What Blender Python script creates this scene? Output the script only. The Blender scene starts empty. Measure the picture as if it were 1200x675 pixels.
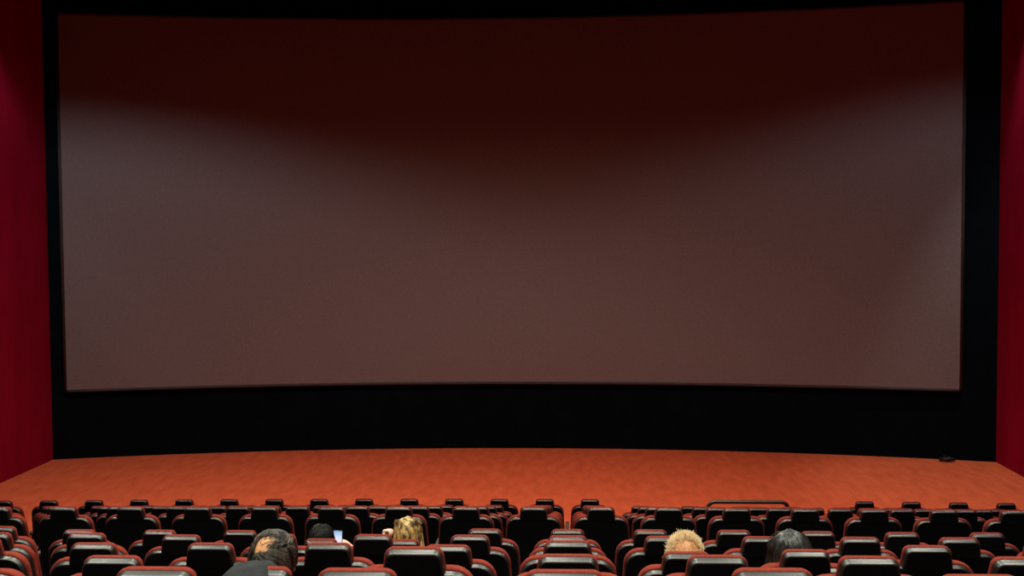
import bpy, bmesh, math, random
from math import sin, cos, pi, sqrt, atan2, radians
from mathutils import Vector, Matrix, Euler

random.seed(7)
S = bpy.context.scene
COL = S.collection

# ------------------------------------------------------------------ camera
F = 1400.0                       # focal length in pixels of the 1200 px wide frame
CAMZ = 4.38
cam_d = bpy.data.cameras.new('camera')
cam = bpy.data.objects.new('camera', cam_d)
COL.objects.link(cam)
cam_d.sensor_width = 36.0
cam_d.lens = F / 1200.0 * 36.0
cam_d.clip_end = 200
YAW, PITCH, ROLL = radians(2.62), radians(-2.76), -0.0062
ROT = Matrix.Rotation(YAW, 3, 'Z') @ Matrix.Rotation(pi / 2 + PITCH, 3, 'X') @ Matrix.Rotation(ROLL, 3, 'Z')
cam.matrix_world = Matrix.Translation((0, 0, CAMZ)) @ ROT.to_4x4()
S.camera = cam


def at(px, py, y):
    """world point on the plane Y=y seen at photo pixel px,py"""
    d = ROT @ Vector(((px - 600) / F, -(py - 337.5) / F, -1))
    return Vector((0, 0, CAMZ)) + d * (y / d.y)


# ------------------------------------------------------------------ room numbers
XL, XR = -9.95, 8.0
XC = -0.975
ARC_R, ARC_Y = 31.0, 23.85


def arc_y(x, off=0.0):
    return ARC_Y - off - (ARC_R - sqrt(ARC_R ** 2 - (x - XC) ** 2))


CEIL = 10.2
PITCHX = 0.553
# rows from the screen towards the camera: (y of headrest top, z of headrest top)
ROWS = [(14.63, 1.09), (13.44, 1.285), (12.25, 1.555), (11.06, 1.83), (9.87, 2.105),
        (7.96, 2.396), (6.77, 2.66), (5.58, 2.943), (4.39, 3.203), (3.20, 3.486)]
SEAT_H = 1.09

# ------------------------------------------------------------------ materials


def new_mat(name):
    m = bpy.data.materials.new(name)
    m.use_nodes = True
    nt = m.node_tree
    b = nt.nodes['Principled BSDF']
    return m, nt, b


def noise_mat(name, c1, c2, scale=8, rough=0.9, bump=0.0, bscale=200, stretch=None, detail=4, spec=0.3,
              sheen=0.0, lo=0.35, hi=0.65, metallic=0.0, bdist=0.01, coat=0.0):
    m, nt, b = new_mat(name)
    tc = nt.nodes.new('ShaderNodeTexCoord')
    mp = nt.nodes.new('ShaderNodeMapping')
    nt.links.new(tc.outputs['Object'], mp.inputs[0])
    if stretch:
        mp.inputs['Scale'].default_value = stretch
    n = nt.nodes.new('ShaderNodeTexNoise')
    n.inputs['Scale'].default_value = scale
    n.inputs['Detail'].default_value = detail
    nt.links.new(mp.outputs[0], n.inputs['Vector'])
    r = nt.nodes.new('ShaderNodeValToRGB')
    r.color_ramp.elements[0].position = lo
    r.color_ramp.elements[1].position = hi
    r.color_ramp.elements[0].color = (*c1, 1)
    r.color_ramp.elements[1].color = (*c2, 1)
    nt.links.new(n.outputs['Fac'], r.inputs[0])
    nt.links.new(r.outputs[0], b.inputs['Base Color'])
    b.inputs['Roughness'].default_value = rough
    b.inputs['Specular IOR Level'].default_value = spec
    b.inputs['Metallic'].default_value = metallic
    b.inputs['Sheen Weight'].default_value = sheen
    b.inputs['Coat Weight'].default_value = coat
    if bump:
        n2 = nt.nodes.new('ShaderNodeTexNoise')
        n2.inputs['Scale'].default_value = bscale
        n2.inputs['Detail'].default_value = 3
        nt.links.new(mp.outputs[0], n2.inputs['Vector'])
        bp = nt.nodes.new('ShaderNodeBump')
        bp.inputs['Strength'].default_value = bump
        bp.inputs['Distance'].default_value = bdist
        nt.links.new(n2.outputs['Fac'], bp.inputs['Height'])
        nt.links.new(bp.outputs[0], b.inputs['Normal'])
    return m


M = {}
M['carpet'] = noise_mat('orange_carpet', (0.50, 0.120, 0.050), (0.64, 0.160, 0.068), scale=6.5, rough=1, bump=0.5,
                        bscale=26, spec=0.0, detail=9, lo=0.3, hi=0.7, bdist=0.03, stretch=(1, 0.3, 1))
M['edge'] = noise_mat('grey_screen_edging', (0.05, 0.052, 0.052), (0.06, 0.062, 0.062), scale=3, rough=1, spec=0.0)
M['tread'] = noise_mat('dark_tread_carpet', (0.032, 0.006, 0.004), (0.048, 0.008, 0.005), scale=12, rough=1, spec=0.0)
M['screen'] = noise_mat('screen_fabric', (0.165, 0.165, 0.165), (0.190, 0.190, 0.190), scale=30, rough=1, bump=0.25,
                        bscale=14, spec=0.0, detail=6, bdist=0.02)
M['masking'] = noise_mat('black_masking_cloth', (0.003, 0.006, 0.009), (0.004, 0.0075, 0.011), scale=3, rough=1, spec=0.0)
M['wall'] = noise_mat('red_wall_fabric', (0.24, 0.006, 0.032), (0.30, 0.008, 0.042), scale=2, rough=1, bump=0.1,
                      bscale=120, spec=0.0, stretch=(1, 1, 0.4))
M['dark'] = noise_mat('dark_ceiling_paint', (0.006, 0.005, 0.005), (0.009, 0.008, 0.008), scale=2, rough=1, spec=0.0)
M['rear'] = noise_mat('dark_red_rear_wall', (0.05, 0.006, 0.006), (0.07, 0.008, 0.008), scale=2, rough=1, spec=0.0)
M['fabric'] = noise_mat('red_seat_fabric', (0.15, 0.018, 0.010), (0.20, 0.025, 0.014), scale=60, rough=0.85, bump=0.15,
                        bscale=900, spec=0.15)
M['shell'] = noise_mat('black_seat_plastic', (0.002, 0.002, 0.002), (0.003, 0.003, 0.003), scale=40, rough=0.40, bump=0.04,
                       bscale=700, spec=0.8, bdist=0.002)
M['matte'] = noise_mat('matte_black_panel', (0.002, 0.0023, 0.0028), (0.003, 0.0034, 0.004), scale=40, rough=0.8, spec=0.08)
M['arm'] = noise_mat('grey_armrest_plastic', (0.05, 0.05, 0.048), (0.07, 0.07, 0.066), scale=30, rough=0.4, spec=0.5)
M['metal'] = noise_mat('dark_metal', (0.02, 0.02, 0.02), (0.03, 0.03, 0.03), scale=20, rough=0.4, spec=0.5, metallic=0.6)


def strand_mat(name, c1, c2, scale=90, rough=0.4, spec=0.4):
    return noise_mat(name, c1, c2, scale=scale, rough=rough, spec=spec, lo=0.38, hi=0.62, detail=2, stretch=(1, 1, 0.22))


M['skin'] = noise_mat('skin', (0.66, 0.42, 0.32), (0.74, 0.50, 0.40), scale=20, rough=0.55, spec=0.3)
M['skin_tan'] = noise_mat('tanned_skin', (0.52, 0.23, 0.10), (0.60, 0.30, 0.14), scale=25, rough=0.5, spec=0.3)
M['skin_dark'] = noise_mat('shaded_skin', (0.20, 0.10, 0.06), (0.24, 0.12, 0.08), scale=20, rough=0.55, spec=0.3)
M['hair_black'] = strand_mat('black_hair', (0.004, 0.004, 0.004), (0.010, 0.009, 0.009), rough=0.5, spec=0.3)
M['hair_salt'] = strand_mat('dark_greying_hair', (0.006, 0.005, 0.004), (0.11, 0.09, 0.07), scale=38)
M['hair_blonde'] = strand_mat('blonde_hair', (0.07, 0.035, 0.010), (0.72, 0.50, 0.20), scale=50)
M['hair_fair'] = strand_mat('fair_white_hair', (0.72, 0.51, 0.27), (0.88, 0.72, 0.47), scale=70)
M['hair_dark'] = strand_mat('charcoal_hair', (0.010, 0.011, 0.010), (0.036, 0.038, 0.035), scale=50, rough=0.3, spec=0.6)
M['cloth_grey'] = noise_mat('dark_grey_cloth', (0.020, 0.021, 0.023), (0.030, 0.031, 0.034), scale=20, rough=0.95, bump=0.2, bscale=400, spec=0.1)
M['cloth_black'] = noise_mat('black_cloth', (0.006, 0.006, 0.007), (0.011, 0.011, 0.012), scale=20, rough=0.95, spec=0.1)
M['cloth_navy'] = noise_mat('dark_blue_cloth', (0.010, 0.012, 0.022), (0.016, 0.018, 0.030), scale=20, rough=0.95, spec=0.1)
M['phone_body'] = noise_mat('phone_case', (0.01, 0.01, 0.012), (0.014, 0.014, 0.016), scale=20, rough=0.3, spec=0.5)

m, nt, b = new_mat('lit_phone_screen')
b.inputs['Base Color'].default_value = (0.02, 0.02, 0.02, 1)
tc = nt.nodes.new('ShaderNodeTexCoord')
sx = nt.nodes.new('ShaderNodeSeparateXYZ')
nt.links.new(tc.outputs['Object'], sx.inputs[0])
mr = nt.nodes.new('ShaderNodeMapRange')
mr.inputs['From Min'].default_value = -0.02
mr.inputs['From Max'].default_value = 0.07
nt.links.new(sx.outputs['Z'], mr.inputs['Value'])
rp = nt.nodes.new('ShaderNodeValToRGB')
rp.color_ramp.elements[0].color = (0.80, 0.82, 0.95, 1)
rp.color_ramp.elements[1].color = (0.22, 0.50, 0.95, 1)
rp.color_ramp.elements[0].position = 0.45
nt.links.new(mr.outputs[0], rp.inputs[0])
nt.links.new(rp.outputs[0], b.inputs['Emission Color'])
b.inputs['Emission Strength'].default_value = 0.95
M['phone_screen'] = m

# ------------------------------------------------------------------ object helpers


def link(o, parent=None):
    COL.objects.link(o)
    if parent:
        o.parent = parent
    return o


def mesh_obj(name, bm, mat, parent=None, smooth=True, loc=None):
    me = bpy.data.meshes.new(name)
    bm.normal_update()
    bm.to_mesh(me)
    bm.free()
    if smooth:
        for p in me.polygons:
            p.use_smooth = True
    me.materials.append(mat)
    o = bpy.data.objects.new(name, me)
    if loc:
        o.location = loc
    return link(o, parent)


def struct(o):
    o['kind'] = 'structure'
    return o


def tag(o, label, cat, group=None):
    o['label'] = label
    o['category'] = cat
    if group:
        o['group'] = group
    return o


def empty(name, loc):
    o = bpy.data.objects.new(name, None)
    o.empty_display_size = 0.1
    o.location = loc
    return link(o)


def box(bm, x0, x1, y0, y1, z0, z1):
    v = [bm.verts.new(p) for p in ((x0, y0, z0), (x1, y0, z0), (x1, y1, z0), (x0, y1, z0),
                                   (x0, y0, z1), (x1, y0, z1), (x1, y1, z1), (x0, y1, z1))]
    for f in ((0, 3, 2, 1), (4, 5, 6, 7), (0, 1, 5, 4), (1, 2, 6, 5), (2, 3, 7, 6), (3, 0, 4, 7)):
        bm.faces.new([v[i] for i in f])
    return v


def rbox(bm, x0, x1, y0, y1, z0, z1, r, seg=3):
    t = bmesh.new()
    box(t, x0, x1, y0, y1, z0, z1)
    bmesh.ops.bevel(t, geom=list(t.edges), offset=r, segments=seg, profile=0.5, affect='EDGES')
    me = bpy.data.meshes.new('t')
    t.to_mesh(me)
    t.free()
    bm.from_mesh(me)
    bpy.data.meshes.remove(me)


def rounded(corners, seg=6):
    """corners: [(x,z,r)] counter-clockwise -> [(point, outward normal)]"""
    out = []
    n = len(corners)
    for i, (x, z, r) in enumerate(corners):
        p = Vector((x, z))
        a = Vector(corners[i - 1][:2])
        c = Vector(corners[(i + 1) % n][:2])
        d1 = (p - a).normalized()
        d2 = (c - p).normalized()
        n1 = Vector((d1.y, -d1.x))
        n2 = Vector((d2.y, -d2.x))
        ang = atan2(d1.x * d2.y - d1.y * d2.x, d1.dot(d2))
        tl = r * math.tan(abs(ang) / 2)
        cen = p - d1 * tl - n1 * r
        a1 = atan2(n1.y, n1.x)
        k = max(1, seg)
        for j in range(k + 1):
            t = a1 + ang * j / k
            nn = Vector((cos(t), sin(t)))
            out.append((cen + nn * r, nn))
    return out


def loft(bm, outline, rings):
    """outline in the XZ plane, rings [(y, inset)] from the back to the front"""
    vs = []
    for (y, ins) in rings:
        vs.append([bm.verts.new((p.x - n.x * ins, y, p.y - n.y * ins)) for p, n in outline])
    N = len(outline)
    for a, b2 in zip(vs, vs[1:]):
        for i in range(N):
            j = (i + 1) % N
            bm.faces.new((a[i], a[j], b2[j], b2[i]))
    bm.faces.new(vs[0][::-1])
    bm.faces.new(vs[-1])
    bmesh.ops.recalc_face_normals(bm, faces=list(bm.faces))


class Buf:
    """plain vertex and face lists, much quicker than a growing bmesh"""

    def __init__(self):
        self.v = []
        self.f = []

    def to_mesh(self, me):
        me.from_pydata(self.v, [], self.f)
        me.update()

    def normal_update(self):
        pass

    def free(self):
        pass


_US = {}


def unit_sphere(seg):
    if seg not in _US:
        rn = seg // 2 + 1
        v = [(0, 0, 1)]
        f = []
        for j in range(1, rn):
            t = pi * j / rn
            for i in range(seg):
                a = 2 * pi * i / seg
                v.append((sin(t) * cos(a), sin(t) * sin(a), cos(t)))
        v.append((0, 0, -1))
        e = len(v) - 1
        for i in range(seg):
            f.append((0, 1 + i, 1 + (i + 1) % seg))
            for j in range(rn - 2):
                a, b2 = 1 + j * seg, 1 + (j + 1) * seg
                f.append((a + i, b2 + i, b2 + (i + 1) % seg, a + (i + 1) % seg))
            b2 = 1 + (rn - 2) * seg
            f.append((b2 + i, e, b2 + (i + 1) % seg))
        _US[seg] = (v, f)
    return _US[seg]


def strip(buf, pts, rads):
    """one thin three-sided hair"""
    pts = [Vector(p) for p in pts]
    n = len(pts)
    b0 = len(buf.v)
    for i, p in enumerate(pts):
        d = pts[min(i + 1, n - 1)] - pts[max(i - 1, 0)]
        s = d.cross(Vector((0.3, 0.5, 0.8)))
        s.normalize()
        t = s.cross(d).normalized()
        r = rads[i]
        for k in range(3):
            a = 2 * pi * k / 3
            buf.v.append(tuple(p + (s * cos(a) + t * sin(a)) * r))
    for i in range(n - 1):
        for k in range(3):
            q = b0 + i * 3
            buf.f.append((q + k, q + (k + 1) % 3, q + 3 + (k + 1) % 3, q + 3 + k))


def tube(bm, pts, rads, seg=10, cap=True):
    if isinstance(bm, Buf):
        return strip(bm, pts, rads if hasattr(rads, '__len__') else [rads] * len(pts))
    rings = []
    n = len(pts)
    pts = [Vector(p) for p in pts]
    up = Vector((0.01, 0.02, 1)).normalized()
    for i, p in enumerate(pts):
        d = (pts[min(i + 1, n - 1)] - pts[max(i - 1, 0)]).normalized()
        s = d.cross(up)
        if s.length < 0.05:
            s = d.cross(Vector((1, 0, 0)))
        s.normalize()
        t = s.cross(d).normalized()
        r = rads[i] if hasattr(rads, '__len__') else rads
        rings.append([bm.verts.new(p + (s * cos(2 * pi * k / seg) + t * sin(2 * pi * k / seg)) * r) for k in range(seg)])
    for a, b2 in zip(rings, rings[1:]):
        for k in range(seg):
            bm.faces.new((a[k], a[(k + 1) % seg], b2[(k + 1) % seg], b2[k]))
    if cap:
        bm.faces.new(rings[0][::-1])
        bm.faces.new(rings[-1])


# ------------------------------------------------------------------ the room
# floor: flat stage-side carpet, then one tread per row, cross aisle between the blocks
levels = []
for i, (d, z) in enumerate(ROWS):
    zt = z - SEAT_H
    y_front = 23.9 if i == 0 else ROWS[i - 1][0] - 0.16
    levels.append((y_front, zt))
y_back_last = -3.0
prof = []
for i, (yf, zt) in enumerate(levels):
    yb = levels[i + 1][0] if i + 1 < len(levels) else 2.2
    prof.append((yf, zt))
    prof.append((yb, zt))
# treads behind the nearest visible row carry on up to the rear wall
z = levels[-1][1]
y = 2.2
while y > -3:
    z += 0.27
    prof.append((y, z))
    y -= 1.19
    prof.append((max(y, -3.2), z))
bm = bmesh.new()
NX = 24
grid = []
for (yy, zz) in prof:
    row = []
    for i in range(NX + 1):
        x = XL + (XR - XL) * i / NX
        y2 = min(yy, arc_y(x)) if yy > 20 else yy
        row.append(bm.verts.new((x, y2, zz)))
    grid.append(row)
for a, b2 in zip(grid, grid[1:]):
    for i in range(NX):
        bm.faces.new((a[i], a[i + 1], b2[i + 1], b2[i]))
bmesh.ops.recalc_face_normals(bm, faces=list(bm.faces))
floor = struct(mesh_obj('floor', bm, M['carpet'], smooth=False))
floor.data.materials.append(M['tread'])
for pl in floor.data.polygons:
    if pl.center.y < 14.3:
        pl.material_index = 1
if sum(p.normal.z for p in floor.data.polygons) < 0:
    floor.data.flip_normals()


def wall_box(name, x0, x1, y0, y1, z0, z1, mat):
    bm = bmesh.new()
    box(bm, x0, x1, y0, y1, z0, z1)
    return struct(mesh_obj(name, bm, mat, smooth=False))


wall_box('wall_left', XL - 0.15, XL, -3.2, 22.9, -0.1, CEIL, M['wall'])
wall_box('wall_right', XR, XR + 0.15, -3.2, 22.9, -0.1, CEIL, M['wall'])
wall_box('wall_back', XL, XR, -3.35, -3.2, -0.1, CEIL, M['rear'])
wall_box('ceiling', XL, XR, -3.2, 24.2, CEIL, CEIL + 0.15, M['dark'])


def arc_panel(name, x0, x1, z0, z1, off, thick, mat, n=72, zs=1):
    bm = bmesh.new()
    fr, bk = [], []
    for i in range(n + 1):
        x = x0 + (x1 - x0) * i / n
        yy = arc_y(x, off)
        fr.append([bm.verts.new((x, yy, z0 + (z1 - z0) * k / zs)) for k in range(zs + 1)])
        bk.append([bm.verts.new((x, yy + thick, z0 + (z1 - z0) * k / zs)) for k in range(zs + 1)])
    for i in range(n):
        for k in range(zs):
            bm.faces.new((fr[i][k], fr[i + 1][k], fr[i + 1][k + 1], fr[i][k + 1]))
            bm.faces.new((bk[i + 1][k], bk[i][k], bk[i][k + 1], bk[i + 1][k + 1]))
        bm.faces.new((fr[i][zs], fr[i + 1][zs], bk[i + 1][zs], bk[i][zs]))
        bm.faces.new((bk[i][0], bk[i + 1][0], fr[i + 1][0], fr[i][0]))
    for e in (0, n):
        for k in range(zs):
            q = (fr[e][k], fr[e][k + 1], bk[e][k + 1], bk[e][k])
            bm.faces.new(q)
    bmesh.ops.recalc_face_normals(bm, faces=list(bm.faces))
    return mesh_obj(name, bm, mat, smooth=False)


struct(arc_panel('wall_front', XL, XR, 0.0, CEIL, 0.0, 0.12, M['masking']))


def on_arc(px, py, off=0.1):
    p = at(px, py, 23.0)
    for _ in range(12):
        p = at(px, py, arc_y(p.x, off))
    return p


c = [on_arc(*q) for q in ((68, 18), (1130, 2), (78, 456), (1124, 457))]
print('SCREEN corners', [tuple(round(k, 2) for k in q) for q in c])
sx0 = (c[0].x + c[2].x) / 2
sx1 = (c[1].x + c[3].x) / 2
sz0 = (c[2].z + c[3].z) / 2
sz1 = (c[0].z + c[1].z) / 2
scr = empty('cinema_screen', ((sx0 + sx1) / 2, arc_y((sx0 + sx1) / 2, 0.1), sz0))
tag(scr, 'huge blank curved cinema screen set in the black masking on the front wall', 'screen')
sh = arc_panel('screen_surface', sx0, sx1, sz0, sz1, 0.10, 0.02, M['screen'])
# thin dark edging strip that holds the cloth
ed = bmesh.new()
for zz in (sz0 - 0.03, sz1 + 0.03):
    tube(ed, [(x, arc_y(x, 0.09), zz) for x in [sx0 + (sx1 - sx0) * i / 48 for i in range(49)]], 0.03, 6)
for xx in (sx0 - 0.03, sx1 + 0.03):
    tube(ed, [(xx, arc_y(xx, 0.09), sz0), (xx, arc_y(xx, 0.09), sz1)], 0.03, 6)
eo = mesh_obj('screen_frame', ed, M['edge'])
for o in (sh, eo):
    o.parent = scr
    o.matrix_parent_inverse = Matrix.Translation(-Vector(scr.location))

# ------------------------------------------------------------------ the seat
TILT = radians(12)
PIV = 0.405


def grow(corners, g):
    """push every corner of the half-plane list outwards by g"""
    return [(x + (g if x > 0 else -g), zz + (g if zz > 0.3 else -g), r + g) for x, zz, r in corners]


BACK = [(-0.225, -0.20, 0.03), (0.225, -0.20, 0.03), (0.240, 0.24, 0.35), (0.220, 0.580, 0.085),
        (-0.220, 0.580, 0.085), (-0.240, 0.24, 0.35)]
HEAD = [(-0.121, 0.555, 0.012), (0.121, 0.555, 0.012), (0.104, 0.668, 0.034), (-0.104, 0.668, 0.034)]


def back_parts(parent):
    bm = bmesh.new()
    loft(bm, rounded(grow(BACK, 0.008)), [(-0.024, 0.006), (-0.020, 0.0), (0.000, 0.001), (0.022, 0.008), (0.045, 0.024),
                                           (0.065, 0.050), (0.075, 0.075), (0.076, 0.080)])
    bk = mesh_obj('backrest', bm, M['fabric'], parent)
    bm = bmesh.new()
    loft(bm, rounded(BACK), [(-0.056, 0.013), (-0.056, 0.010), (-0.0545, 0.006), (-0.051, 0.003), (-0.042, 0.001), (-0.03, 0.0), (-0.02, 0.0)])
    mesh_obj('back_shell', bm, M['shell'], bk)
    bm = bmesh.new()
    hd = [(x * 1.05, (zz + 0.003) if zz > 0.6 else zz - 0.035, (r + 0.004) if zz > 0.6 else 0.040) for x, zz, r in HEAD]
    loft(bm, rounded(hd), [(-0.026, 0.006), (-0.022, 0.0), (-0.010, 0.001), (0.004, 0.006), (0.020, 0.018),
                           (0.034, 0.030), (0.039, 0.034), (0.040, 0.0365)])
    hr = mesh_obj('headrest', bm, M['fabric'], parent)
    bm = bmesh.new()
    loft(bm, rounded(HEAD), [(-0.060, 0.013), (-0.060, 0.010), (-0.0585, 0.006), (-0.055, 0.003), (-0.045, 0.001), (-0.03, 0.0), (-0.02, 0.0)])
    mesh_obj('headrest_shell', bm, M['shell'], hr)
    for sh in (bk.children[0], hr.children[0]):
        sh.data.materials.append(M['matte'])     # the flat rear panel is matte, the rim is polished
        for pl in sh.data.polygons:
            if pl.normal.y < -0.95:
                pl.material_index = 1
    for o in (bk, hr):
        o.location = (0, 0, PIV)
        o.rotation_euler = (TILT, 0, 0)


def armrest(parent, x):
    bm = bmesh.new()
    rbox(bm, x - 0.024, x + 0.024, -0.02, 0.46, 0.585, 0.635, 0.018)
    a = mesh_obj('armrest', bm, M['arm'], parent)
    bm = bmesh.new()
    rbox(bm, x - 0.018, x + 0.018, 0.03, 0.40, 0.0, 0.60, 0.012)
    mesh_obj('armrest_panel', bm, M['shell'], a)


def make_seat():
    r = empty('cinema_chair', (0, 0, 0))
    back_parts(r)
    bm = bmesh.new()
    rbox(bm, -0.235, 0.235, 0.04, 0.54, 0.33, 0.465, 0.05, 4)
    mesh_obj('seat_cushion', bm, M['fabric'], r)
    bm = bmesh.new()
    rbox(bm, -0.225, 0.225, 0.06, 0.50, 0.29, 0.35, 0.02)
    rbox(bm, -0.05, 0.05, 0.16, 0.34, 0.02, 0.31, 0.015)
    rbox(bm, -0.12, 0.12, 0.10, 0.42, 0.0, 0.035, 0.01)
    mesh_obj('pedestal', bm, M['metal'], r)
    armrest(r, PITCHX / 2)
    return r


def copy_tree(o, parent=None):
    c2 = o.copy()
    COL.objects.link(c2)
    c2.parent = parent
    for ch in o.children:
        copy_tree(ch, c2)
    return c2


ORD = ['first', 'second', 'third', 'fourth', 'fifth', 'sixth', 'seventh', 'eighth', 'ninth', 'tenth', 'eleventh',
       'twelfth', 'thirteenth', 'fourteenth', 'fifteenth', 'sixteenth', 'seventeenth', 'eighteenth', 'nineteenth',
       'twentieth', 'twenty-first', 'twenty-second', 'twenty-third']
ROWNAME = ['in the front row, nearest the screen', 'in the second row from the screen', 'in the third row from the screen',
           'in the fourth row from the screen', 'in the fifth row from the screen', 'in the sixth row from the screen',
           'in the seventh row from the screen', 'in the eighth row from the screen',
           'in the ninth row from the screen', 'in the tenth row, nearest the viewer']
proto = make_seat()
first = True
# people's seats, keyed by (row, k): extra recline, sink, words
OCC = {(5, -3): (6, 0.070, 'behind the person holding a lit phone'),
       (5, -2): (6, 0.072, 'behind the blonde woman'),
       (7, 1): (6, 0.045, 'behind the white-haired man'),
       (7, 2): (4, 0.038, 'behind the long dark-haired person'),
       (8, -2): (6, 0.050, 'under the grey jacket, behind the balding man')}
JIT = {(9, -1): (-0.008, 0, 0), (9, 0): (-0.010, 0, 0), (9, 2): (0.0, 0, -0.006),
       (9, 1): (0, 0, 0.008), (7, -1): (0, 0, -0.024), (7, -2): (0, 0, -0.018), (7, -3): (0, 0, -0.022), (7, -4): (0, 0, -0.024),
       (7, 3): (0, 0, -0.014), (8, -1): (0, 0, 0.025), (8, -3): (0, 0, -0.016), (6, -4): (0, 0, -0.008),
       (5, -4): (0, 0, -0.020), (5, -5): (0, 0, -0.020), (5, -6): (0, 0, -0.020), (5, 3): (0, 0, -0.006), (5, 4): (0, 0, -0.009), (5, 5): (0, 0, -0.009)}
LF = (1.015, 1.018, 1.020, 1.021, 1.024, 1.010, 1.016, 1.032, 1.040, 1.030)
RF = (1.006, 1.008, 1.010, 1.011, 1.013, 1.006, 1.000, 1.010, 1.003, 1.000)
SEATS = {}
LEFT = []
for ri, (d, zt) in enumerate(ROWS):
    far = ri <= 4
    row = []
    for k in range(-14, 14):
        u = (k + 0.5) * PITCHX if far else k * PITCHX
        u *= (LF if u < 0 else RF)[ri]
        if ri == 0 and 1 <= k <= 5:
            continue
        # does the headrest or shoulder fall inside the picture?
        zc = d * cos(YAW) - u * sin(YAW)
        px = 600 + F * (u * cos(YAW) + d * sin(YAW)) / zc
        hw = 0.25 * F / d
        if ri == 9:
            hw = 0.11 * F / d
        if px + hw < 2 or px - hw > 1198:
            continue
        row.append((k, u))
    for n, (k, u) in enumerate(row):
        if first:
            s = proto
            first = False
        else:
            s = copy_tree(proto)
        jx, jy, jz = JIT.get((ri, k), (0, 0, 0))
        bow = 0.0045 * u * u if far else 0.0      # the far rows are set on a slight bow
        s.location = (u + jx, d + 0.17 + jy - bow, zt - SEAT_H)
        if n == 0:
            LEFT.append(s)
        lab = 'red cinema chair with black back, %s from left, %s' % (ORD[n], ROWNAME[ri])
        if (ri, k) in OCC:
            ex, sink, words = OCC[(ri, k)]
            lab = 'reclined red cinema chair with black back, ' + words
            for ch in s.children:
                if ch.name.startswith(('backrest', 'headrest')):
                    ch.rotation_euler = (TILT + radians(ex), 0, 0)
                    ch.location.z -= sink - 0.66 * (cos(TILT) - cos(TILT + radians(ex)))
                    ch.location.y += 0.05
        elif jz or jx:
            for ch in s.children:
                if ch.name.startswith(('backrest', 'headrest')):
                    ch.location.z += jz
        tag(s, lab, 'chair', 'red and black cinema chairs ' + ROWNAME[ri].replace(', nearest the viewer', '').replace(', nearest the screen', ''))
        SEATS[(ri, k)] = s

for s in LEFT:
    armrest(s, -PITCHX / 2)

# ------------------------------------------------------------------ guard rail where the front row has no seats
a0 = at(836, 589, 14.75)
a1 = at(917, 590, 14.75)
zt = a0.z + 0.008
xm = (a0.x + a1.x) / 2
hw = (a1.x - a0.x) / 2
rail = empty('guard_rail', (xm, 14.75, 0))
tag(rail, 'low dark guard rail standing in the gap of the front row of seats', 'rail')
bm = bmesh.new()
pts = [(-hw - 0.085, 0, 0.02), (-hw - 0.085, 0, zt - 0.14)]
for i in range(7):
    t = pi / 2 * i / 6
    pts.append((-hw + 0.02 - 0.09 * cos(t) , 0, zt - 0.09 + 0.09 * sin(t)))
for i in range(7):
    t = pi / 2 * (1 - i / 6)
    pts.append((hw - 0.02 + 0.09 * cos(t), 0, zt - 0.09 + 0.09 * sin(t)))
pts += [(hw + 0.085, 0, zt - 0.14), (hw + 0.085, 0, 0.02)]
tube(bm, pts, 0.024, 12)
mesh_obj('rail_tube', bm, M['shell'], rail)
for sgn in (-1, 1):
    bm = bmesh.new()
    rbox(bm, sgn * (hw + 0.085) - 0.06, sgn * (hw + 0.085) + 0.06, -0.06, 0.06, 0.0, 0.02, 0.006)
    mesh_obj('base_plate', bm, M['metal'], rail)

# ------------------------------------------------------------------ small dark bundle at the foot of the masking
p = at(1113, 541, 22.4)
p.z = 0
bun = empty('cable_bundle', (p.x, arc_y(p.x) - 0.22, 0))
tag(bun, 'small dark cable bundle on the carpet at the right foot of the black masking', 'cable')
bm = bmesh.new()
pts = []
for i in range(90):
    t = i / 89
    a = t * 2 * pi * 4
    pts.append((0.13 * cos(a) * (1 + 0.12 * sin(3 * a)), 0.09 * sin(a), 0.02 + 0.05 * t + 0.006 * sin(5 * a)))
tube(bm, pts, 0.017, 7)
mesh_obj('cable', bm, M['phone_body'], bun)
bm = bmesh.new()
rbox(bm, -0.05, 0.01, 0.07, 0.12, 0.0, 0.10, 0.012)
mesh_obj('connector_box', bm, M['phone_body'], bun)

# ------------------------------------------------------------------ people


def sphere_into(bm, c, r, seg=16):
    rr = r if hasattr(r, '__len__') else (r, r, r)
    v, f = unit_sphere(seg)
    b0 = len(bm.v)
    cx, cy, cz = c
    bm.v.extend([(cx + x * rr[0], cy + yy * rr[1], cz + zz * rr[2]) for x, yy, zz in v])
    bm.f.extend([tuple(b0 + q for q in t) for t in f])


def capsule(bm, a, ra, b2, rb, n=8):
    a, b2 = Vector(a), Vector(b2)
    L = (b2 - a).length
    n = max(3, int(L / (min(ra, rb) * 0.4)) + 1)
    for i in range(n):
        t = i / (n - 1)
        sphere_into(bm, a.lerp(b2, t), ra + (rb - ra) * t, 10)


def remeshed(name, bm, mat, parent, voxel=0.007, smooth=3):
    me = bpy.data.meshes.new(name + '_raw')
    bm.to_mesh(me)
    bm.free()
    o = bpy.data.objects.new(name + '_raw', me)
    COL.objects.link(o)
    md = o.modifiers.new('r', 'REMESH')
    md.mode = 'VOXEL'
    md.voxel_size = voxel
    md2 = o.modifiers.new('s', 'SMOOTH')
    md2.iterations = smooth
    md2.factor = 0.5
    dg = bpy.context.evaluated_depsgraph_get()
    dg.update()
    ev = o.evaluated_get(dg)
    me2 = bpy.data.meshes.new_from_object(ev)
    me2.name = name
    bpy.data.objects.remove(o)
    bpy.data.meshes.remove(me)
    for pl in me2.polygons:
        pl.use_smooth = True
    me2.materials.clear()
    me2.materials.append(mat)
    return link(bpy.data.objects.new(name, me2), parent)


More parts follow.
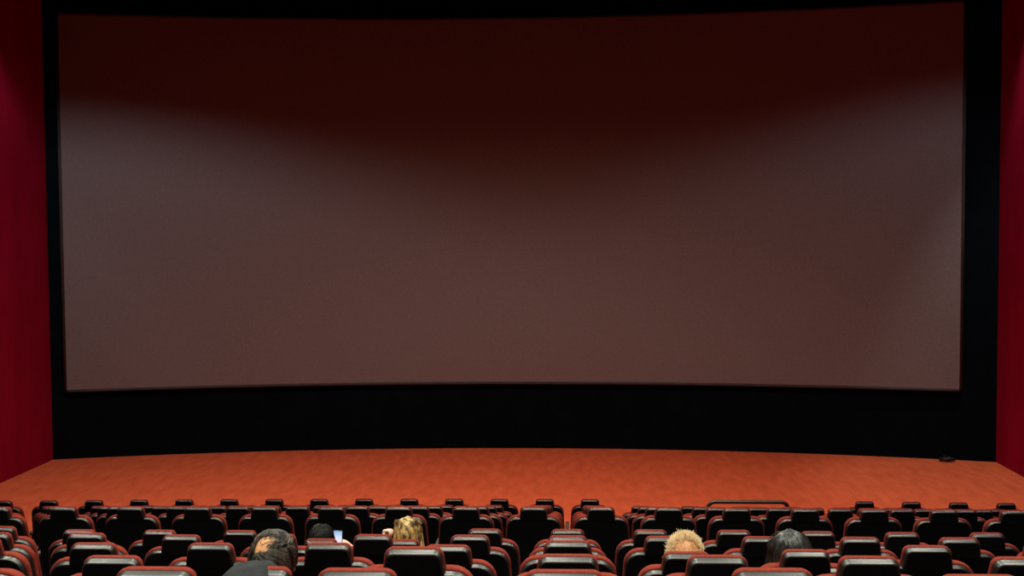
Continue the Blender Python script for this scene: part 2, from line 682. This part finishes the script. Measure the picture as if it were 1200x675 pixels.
def hand(bm, wrist, fwd, side, up, curl=0.9, s=1.0, thumb=1):
    """palm, four unequal bent fingers and a thumb leaving the side of the palm"""
    wrist, fwd, side, up = Vector(wrist), Vector(fwd).normalized(), Vector(side).normalized(), Vector(up).normalized()
    pc = wrist + fwd * 0.045 * s
    for q in (-0.026, -0.009, 0.009, 0.026):
        capsule(bm, wrist + side * q * 0.6, 0.016 * s, wrist + fwd * 0.085 * s + side * q * s, 0.0125 * s)
    lens = (0.060, 0.074, 0.080, 0.070)
    for q, L in zip((0.030, 0.010, -0.010, -0.029), lens):
        p0 = wrist + fwd * 0.088 * s + side * q * s
        ang = 0.25 * curl
        for j, (fr, rr) in enumerate(((0.46, 0.0092), (0.31, 0.0084), (0.23, 0.0076))):
            ang += 0.55 * curl
            dd = fwd * cos(ang) - up * sin(ang)
            p1 = p0 + dd * L * fr * s
            capsule(bm, p0, rr * s, p1, rr * 0.93 * s)
            p0 = p1
    t0 = wrist + fwd * 0.028 * s + side * (-0.030 * thumb) * s
    t1 = t0 + (fwd * 0.55 - side * 0.75 * thumb - up * 0.25).normalized() * 0.036 * s
    t2 = t1 + (fwd * 0.85 - side * 0.15 * thumb - up * 0.45).normalized() * 0.030 * s
    capsule(bm, t0, 0.013 * s, t1, 0.0105 * s)
    capsule(bm, t1, 0.0105 * s, t2, 0.009 * s)


def arm_of(sh, el, wr, sc=1.0):
    return (sh, 0.046 * sc, el, 0.038 * sc), (el, 0.038 * sc, wr, 0.026 * sc)


def person(ri, k, top, label, skin, shirt, hx=0.0, hy=0.05, roll=0.0, lhand=None, rhand=None, sc=1.0, hw=1.0):
    s = SEATS[(ri, k)]
    base = Vector(s.location)
    root = empty('person', base)
    tag(root, label, 'person')
    hc = Vector((hx, hy, top - 0.118))
    nb = Vector((hx * 0.35, 0.06, top - 0.30))          # base of the neck
    bm = Buf()
    rx, ry, rz = 0.076 * hw, 0.094, 0.110
    Rm = Matrix.Rotation(roll, 3, 'Y')

    def H(x, yy, zz):
        return hc + Rm @ Vector((x, yy, zz))
    sphere_into(bm, H(0, -0.005, 0.012), (rx, ry, 0.098), 28)
    sphere_into(bm, H(0, 0.028, -0.048), (0.056 * hw, 0.060, 0.062), 24)       # jaw
    sphere_into(bm, H(0, 0.070, -0.088), (0.022, 0.018, 0.018), 14)       # chin
    capsule(bm, H(0, 0.088, 0.005), 0.009, H(0, 0.104, -0.030), 0.012)    # nose
    capsule(bm, H(-0.032, 0.078, 0.024), 0.010, H(0.032, 0.078, 0.024), 0.010)   # brow
    for q in (-1, 1):
        sphere_into(bm, H(q * 0.030, 0.074, 0.006), 0.013, 12)            # eyes
        sphere_into(bm, H(q * (rx + 0.002), -0.002, -0.012), (0.008, 0.018, 0.030), 14)   # ears
    capsule(bm, H(-0.020, 0.084, -0.058), 0.006, H(0.020, 0.084, -0.058), 0.006)  # lips
    capsule(bm, H(0, -0.012, -0.07), 0.052, nb, 0.058)
    W = 0.165 * sc
    chest = Vector((0, 0.115, top - 0.42))
    waist = Vector((0, 0.17, 0.66))
    hip = Vector((0, 0.20, 0.57))
    for q in (-1, 1):
        capsule(bm, nb + Vector((q * 0.03, 0, -0.01)), 0.045, (q * W, 0.08, top - 0.345), 0.048)
        capsule(bm, chest + Vector((q * 0.07, 0, 0)), 0.085, waist + Vector((q * 0.055, 0, 0)), 0.085)
        capsule(bm, waist + Vector((q * 0.055, 0, 0)), 0.085, hip + Vector((q * 0.075, 0, 0)), 0.092)
        capsule(bm, hip + Vector((q * 0.085, 0, 0)), 0.085, (q * 0.115, 0.60, 0.53), 0.056)
        capsule(bm, (q * 0.115, 0.60, 0.53), 0.054, (q * 0.12, 0.66, 0.10), 0.036)
        capsule(bm, (q * 0.12, 0.65, 0.05), 0.032, (q * 0.13, 0.80, 0.035), 0.028)
    sleeves = []
    for q, spec in ((-1, lhand), (1, rhand)):
        sh = Vector((q * W, 0.08, top - 0.345))
        if spec is None:
            el = Vector((q * 0.215, 0.17, 0.675))
            wr = Vector((q * 0.12, 0.40, 0.655))
            fw, sd, up_, cu = (-q * 0.45, 0.85, -0.12), (0.85, q * 0.45, 0), (0, 0.1, 1), 0.55
        else:
            el, wr, fw, sd, up_, cu = [Vector(v) if hasattr(v, '__len__') else v for v in spec]
        for seg in arm_of(sh, el, wr):
            capsule(bm, *seg)
        sleeves.append((sh, el, wr))
        hand(bm, wr, fw, sd, up_, cu, thumb=q * (-1 if spec is None else 1) * -1)
    remeshed('body', bm, skin, root, 0.0065, 2)
    # shirt follows the trunk and arms
    bm = Buf()
    for q in (-1, 1):
        capsule(bm, nb + Vector((q * 0.035, 0, -0.035)), 0.050, (q * W, 0.08, top - 0.345), 0.058)
        capsule(bm, chest + Vector((q * 0.07, 0, 0)), 0.097, waist + Vector((q * 0.055, 0, 0)), 0.098)
        capsule(bm, waist + Vector((q * 0.055, 0, 0)), 0.098, hip + Vector((q * 0.075, 0, 0)), 0.103)
    for sh, el, wr in sleeves:
        capsule(bm, sh, 0.058, el, 0.049)
        capsule(bm, el, 0.049, Vector(el).lerp(Vector(wr), 0.86), 0.036)
    remeshed('shirt', bm, shirt, root, 0.009, 3)
    bm = Buf()
    for q in (-1, 1):
        capsule(bm, hip + Vector((q * 0.06, 0, -0.01)), 0.100, hip + Vector((q * 0.085, 0.05, 0)), 0.096)
        capsule(bm, hip + Vector((q * 0.085, 0, 0)), 0.096, (q * 0.115, 0.60, 0.53), 0.068)
        capsule(bm, (q * 0.115, 0.60, 0.53), 0.066, (q * 0.12, 0.66, 0.13), 0.052)
    remeshed('trousers', bm, M['cloth_black'], root, 0.010, 3)
    for q in (-1, 1):
        bm = Buf()
        capsule(bm, (q * 0.12, 0.64, 0.055), 0.042, (q * 0.133, 0.83, 0.042), 0.038)
        capsule(bm, (q * 0.12, 0.64, 0.055), 0.042, (q * 0.12, 0.655, 0.10), 0.040)
        sh_ = remeshed('shoe', bm, M['phone_body'], root, 0.008, 2)
        for v in sh_.data.vertices:
            v.co.z = max(v.co.z, 0.003)
    return root, H, (rx, ry, rz)


def strands(H, rads, n, path, mat_fn, bm, wid=0.0016):
    for i in range(n):
        P = path(i)
        if P is None:
            continue
        pts = [H(*q) for q in P]
        r = wid * random.uniform(0.7, 1.3)
        nn = len(pts)
        tube(bm, pts, [r * (1 if j < nn - 1 else 0.25) for j in range(nn)], 3, cap=False)


def ell(az, el, off, rads):
    """point on the head ellipsoid; az 0 = back of head (-y), el from the equator up"""
    rx, ry, rz = rads
    return Vector(((rx + off) * sin(az) * cos(el), -(ry + off) * cos(az) * cos(el) - 0.005, (0.098 + off) * sin(el) + 0.012))


def cap_mesh(H, rads, off, keep, mat, root):
    """shell of hair hugging the skull where keep(az, el) is true"""
    bm = Buf()
    NA, NE = 96, 56
    for i in range(NA):
        az = -pi + 2 * pi * i / NA
        for j in range(NE + 1):
            el = -1.15 + (pi / 2 + 1.15) * j / NE
            bm.v.append(tuple(H(*ell(az, el, off + 0.0015 * random.random(), rads))))
    for i in range(NA):
        az = -pi + 2 * pi * (i + 0.5) / NA
        for j in range(NE):
            el = -1.15 + (pi / 2 + 1.15) * (j + 0.5) / NE
            if keep(az, el):
                i2 = (i + 1) % NA
                bm.f.append((i * (NE + 1) + j, i2 * (NE + 1) + j, i2 * (NE + 1) + j + 1, i * (NE + 1) + j + 1))
    return bm


def short_keep(az, el):
    # hair line: open over the face
    front = abs(az) > 1.75
    if front:
        return el > 0.55 + 0.25 * (abs(az) - 1.75)
    if abs(az) > 1.35:
        return el > -0.1
    return el > -0.78


# ---- balding man (row 9, second seat from the left block)
sp = SEATS[(8, -2)].location
R_, H_, rd = person(8, -2, 1.095, 'balding man with dark hair, seen from behind at bottom left beside the grey jacket',
                    M['skin_tan'], M['cloth_black'], hx=-0.006, hy=0.03, roll=0.05, hw=1.06)


def bald(az, el):
    # bald patch over the crown, left of the middle
    a = (az + 0.42) * cos(el)
    e = el - 0.80
    return ((a - 0.5 * e) / 0.50) ** 2 + (e / 0.42) ** 2 < 1 + 0.25 * sin(9 * az + 5 * el)


bm = cap_mesh(H_, rd, 0.004, lambda a, e: short_keep(a, e) and not bald(a, e), M['hair_salt'], R_)


def pth(i):
    for _ in range(30):
        az = random.uniform(-1.9, 1.9)
        el = random.uniform(-0.75, 1.45)
        if short_keep(az, el) and (not bald(az, el) or random.random() < 0.30):
            break
    off = random.uniform(0.006, 0.013)
    # comb direction: swirls from the parting at left round the crown to the right
    P = []
    for j in range(6):
        t = j / 5
        a = az + (0.55 if el > 0.25 else 0.12) * t * (1 if az > -0.5 else -0.3)
        e = el + (0.10 * sin(2.5 * t) if el > 0.6 else -0.30 * t)
        if bald(a, e) and random.random() > 0.75:
            break
        P.append(ell(a, e, off + 0.004 * sin(pi * t), rd))
    return P if len(P) > 2 else None


strands(H_, rd, 2600, pth, None, bm, 0.0013)
mesh_obj('hair', bm, M['hair_salt'], R_)

# ---- grey jacket draped over his headrest
s = SEATS[(8, -2)]
bm = bmesh.new()
NU, NV = 34, 40
hr = [c_ for c_ in s.children if c_.name.startswith('headrest')][0]
hz = hr.location.z + 0.66 * cos(hr.rotation_euler.x)
hyy = hr.location.y - 0.66 * sin(hr.rotation_euler.x)
g = []
for i in range(NU + 1):
    u = i / NU
    x = -0.165 + 0.215 * u
    # the top line: high over the headrest, falling away past its left edge
    e = max(0.0, (-0.075 - x) / 0.11)
    zt_ = hz + 0.007 - 0.085 * e ** 1.5 - 0.022 * max(0, (x + 0.02) / 0.05) ** 2
    col = []
    for j in range(NV + 1):
        v = -1 + 2 * j / NV
        fold = 0.006 * sin(9 * u + 4 * v) + 0.004 * sin(23 * u + 2)
        ht = 0.105
        if abs(v) < 0.3:
            t = v / 0.3
            yy = hyy + 0.0 + ht * sin(t * pi / 2) * (0.98)
            zz = zt_ - 0.055 * (1 - cos(t * pi / 2)) * 0.5
        else:
            q = (abs(v) - 0.3) / 0.7
            sg = 1 if v > 0 else -1
            yy = hyy + sg * (ht + 0.012 * q) - (0.0 if v > 0 else 0.02 * q) + fold * q * 1.5 + q * 0.05
            zz = zt_ - 0.0275 - (0.34 if v < 0 else 0.10) * q - 0.02 * sin(5 * u) * q
        col.append(bm.verts.new((x + 0.01 * sin(3 * v), yy, zz + fold * 0.4)))
    g.append(col)
for i in range(NU):
    for j in range(NV):
        bm.faces.new((g[i][j], g[i + 1][j], g[i + 1][j + 1], g[i][j + 1]))
jk = mesh_obj('jacket', bm, M['cloth_grey'], None, loc=tuple(s.location))
md = jk.modifiers.new('thick', 'SOLIDIFY')
md.thickness = 0.010
md.offset = 1
tag(jk, 'dark grey jacket draped over the headrest behind the balding man', 'jacket')

# ---- white-haired man
R_, H_, rd = person(7, 1, 1.052, 'man with short fluffy white hair and tanned scalp, seated right of centre',
                    M['skin_tan'], M['cloth_navy'], hx=0.012, hy=0.04, hw=1.03)


def fluffy_keep(az, el):
    return short_keep(az, el)


bm = Buf()


def pth2(i):
    for _ in range(30):
        az = random.uniform(-2.1, 2.1)
        el = random.uniform(-0.7, 1.5)
        if short_keep(az, el):
            a = az * cos(el)
            thin = (a / 0.75) ** 2 + ((el - 0.35) / 0.55) ** 2 < 1
            if not thin or random.random() < 0.11:
                break
    L = random.uniform(0.010, 0.024) if random.random() > 0.03 else random.uniform(0.024, 0.036)
    tw = random.uniform(-0.5, 0.5)
    tw2 = random.uniform(-0.3, 0.4)
    return [ell(az + tw * t * 0.4, el + tw2 * t * 0.4, 0.0005 + L * t ** 0.8, rd) for t in (0, 0.3, 0.6, 1)]


strands(H_, rd, 2600, pth2, None, bm, 0.0010)
mesh_obj('hair', bm, M['hair_fair'], R_)

# ---- person with the phone
ph = at(395.5, 634, 8.42)
s5 = SEATS[(5, -3)].location
loc = ph - Vector(s5)
wr = loc + Vector((0.100, 0.035, -0.115))
R_, H_, rd = person(5, -3, 1.035, 'dark-haired person holding up a lit phone, at left', M['skin'], M['cloth_black'],
                    hx=-0.038, hy=0.04,
                    rhand=((0.215, 0.22, 0.72), tuple(wr), (-0.45, -0.05, 0.9), (0.30, 0.9, 0.2), (0.85, -0.3, 0.3), 0.75))
bm = cap_mesh(H_, rd, 0.007, short_keep, M['hair_black'], R_)


def pth3(i):
    for _ in range(30):
        az = random.uniform(-2.0, 2.0)
        el = random.uniform(-0.75, 1.5)
        if short_keep(az, el):
            break
    off = random.uniform(0.008, 0.016)
    return [ell(az, el - 0.35 * t, off + 0.004 * t, rd) for t in (0, 0.35, 0.7, 1)]


strands(H_, rd, 1500, pth3, None, bm, 0.0014)
mesh_obj('hair', bm, M['hair_black'], R_)

pr = empty('smartphone', ph)
tag(pr, 'lit smartphone held up in the right hand of the person at left', 'phone')
bm = bmesh.new()
rbox(bm, -0.036, 0.036, 0.0, 0.009, -0.075, 0.075, 0.004)
mesh_obj('phone_case', bm, M['phone_body'], pr)
bm = bmesh.new()
loft(bm, rounded([(-0.032, -0.070, 0.004), (0.032, -0.070, 0.004), (0.032, 0.070, 0.004), (-0.032, 0.070, 0.004)], 3),
     [(-0.0008, 0), (0.001, 0)])
mesh_obj('phone_screen', bm, M['phone_screen'], pr, smooth=False)
pr.rotation_euler = (radians(-8), 0, radians(-6))

# ---- blonde woman
hl = at(452, 636, 8.15) - Vector(SEATS[(5, -2)].location)
R_, H_, rd = person(5, -2, 1.09, 'blonde woman with half-tied hair and a pale hand raised beside her face', M['skin'], M['cloth_black'],
                    hx=0.012, hy=0.03,
                    lhand=((-0.21, 0.20, 0.70), (hl.x - 0.01, hl.y, hl.z), (0.15, 0.05, 0.98), (0.35, 0.9, -0.1), (-0.9, 0.3, 0.15), 1.7))


def long_keep(az, el):
    return short_keep(az, el) or (abs(az) < 1.5 and el > -1.1)


bm = cap_mesh(H_, rd, 0.007, long_keep, None, R_)


def long_path(flare, length, part, offmin, offmax, lean=0.0):
    def f(i):
        az = random.uniform(-1.7, 1.7)
        if random.random() < 0.5:
            az = random.gauss(0, 0.8)
        off = random.uniform(offmin, offmax)
        P = []
        e0 = random.uniform(0.9, 1.5)
        if abs(az) > 1.2:
            e0 = random.uniform(0.5, 1.3)
        for j in range(7):
            t = j / 6
            e = e0 + (0.0 - e0) * t
            a = az * (0.55 + 0.45 * t)
            P.append(ell(a, e, off + 0.006 * sin(pi * t), rd))
        last = P[-1]
        L = length * random.uniform(0.75, 1.05)
        for j in range(1, 6):
            t = j / 5
            P.append(Vector((last.x * (1 + flare * t) + lean * t * t, last.y * (1 - 0.15 * t) , last.z - L * t)))
        # gather a little
        return P
    return f


strands(H_, rd, 2400, long_path(0.22, 0.20, 0, 0.010, 0.022), None, bm, 0.0016)
# the half-tied lock: two twists that run from the temples to the back of the crown and a tail
for sgn in (-1, 1):
    for q in range(60):
        jx, jz = random.gauss(0, 0.006), random.gauss(0, 0.007)
        P = [ell(sgn * a, e, 0.026 + 0.004 * random.random(), rd) + Vector((jx, 0, jz)) for a, e in
             ((1.35, 0.60), (1.0, 0.78), (0.7, 0.82), (0.4, 0.72), (0.12, 0.52), (0.0, 0.40))]
        tube(bm, [H_(*p_) for p_ in P], 0.0016, 3, cap=False)
for q in range(160):
    jx = random.gauss(0, 0.010)
    P = [Vector((jx * 0.4, -0.126, 0.052)), Vector((jx, -0.137, 0.02)), Vector((jx * 1.6, -0.136, -0.04)), Vector((jx * 2, -0.130, -0.12))]
    tube(bm, [H_(*p_) for p_ in P], 0.0016, 3, cap=False)
mesh_obj('hair', bm, M['hair_blonde'], R_)

# ---- person with long dark hair, leaning to the left of the seat
R_, H_, rd = person(7, 2, 1.065, 'person with long shiny charcoal hair leaning left, seated right of the white-haired man',
                    M['skin'], M['cloth_black'], hx=-0.045, hy=0.02, roll=-0.06, hw=1.05)
bm = cap_mesh(H_, rd, 0.012, long_keep, M['hair_dark'], R_)
strands(H_, rd, 2800, long_path(0.42, 0.22, 0, 0.012, 0.026, lean=-0.02), None, bm, 0.0017)
mesh_obj('hair', bm, M['hair_dark'], R_)

# ------------------------------------------------------------------ light


def spot(name, loc, power, cone, color, blend=0.15, size=0.12, aim=None):
    ld = bpy.data.lights.new(name, 'SPOT')
    ld.energy = power
    ld.spot_size = radians(cone)
    ld.spot_blend = blend
    ld.shadow_soft_size = size
    ld.color = color
    o = bpy.data.objects.new(name, ld)
    o.location = loc
    if aim is not None:
        o.rotation_euler = (Vector(aim) - Vector(loc)).to_track_quat('-Z', 'Y').to_euler()
    link(o)
    return o


WARM = (1.0, 0.50, 0.36)
NEUT = (1.0, 0.82, 0.84)
# wide recessed downlights near the side walls in front of the screen
spot('downlight', (7.0, 16.6, 9.65), 420, 139, NEUT, 0.30, 0.10)
spot('downlight', (-8.2, 16.2, 9.42), 720, 141, NEUT, 0.30, 0.10)
# wall washers close to the side walls
spot('wall_washer', (7.5, 20.1, 10.1), 900, 62, (1.0, 0.85, 0.8), 0.5, 0.06, aim=(8.9, 20.0, 0))
spot('wall_washer', (-9.4, 19.6, 9.7), 130, 66, (1.0, 0.85, 0.8), 0.35, 0.06, aim=(-9.7, 19.6, 0))
# downlights over the front carpet
for x in (-6.0, -2.6, 0.8, 4.2):
    spot('downlight', (x, 15.9, 10.0), 1450 if abs(x + 0.9) < 3 else 200, 136, WARM, 1.0, 0.12)
# downlights over the audience
for y, pw in ((9.5, 1150), (4.5, 1400), (0.5, 1150)):
    for x in (-5.2, -1.0, 3.2):
        spot('downlight', (x, y, 10.0), pw, 110, (1.0, 1.0, 0.84), 0.8, 0.15)

w = bpy.data.worlds.new('world')
S.world = w
w.use_nodes = True
w.node_tree.nodes['Background'].inputs[0].default_value = (0.01, 0.01, 0.012, 1)
w.node_tree.nodes['Background'].inputs[1].default_value = 0.1

S.view_settings.view_transform = 'Standard'
S.view_settings.look = 'None'
S.view_settings.exposure = 0.0
S.view_settings.gamma = 1.0
S.view_settings.use_curve_mapping = False
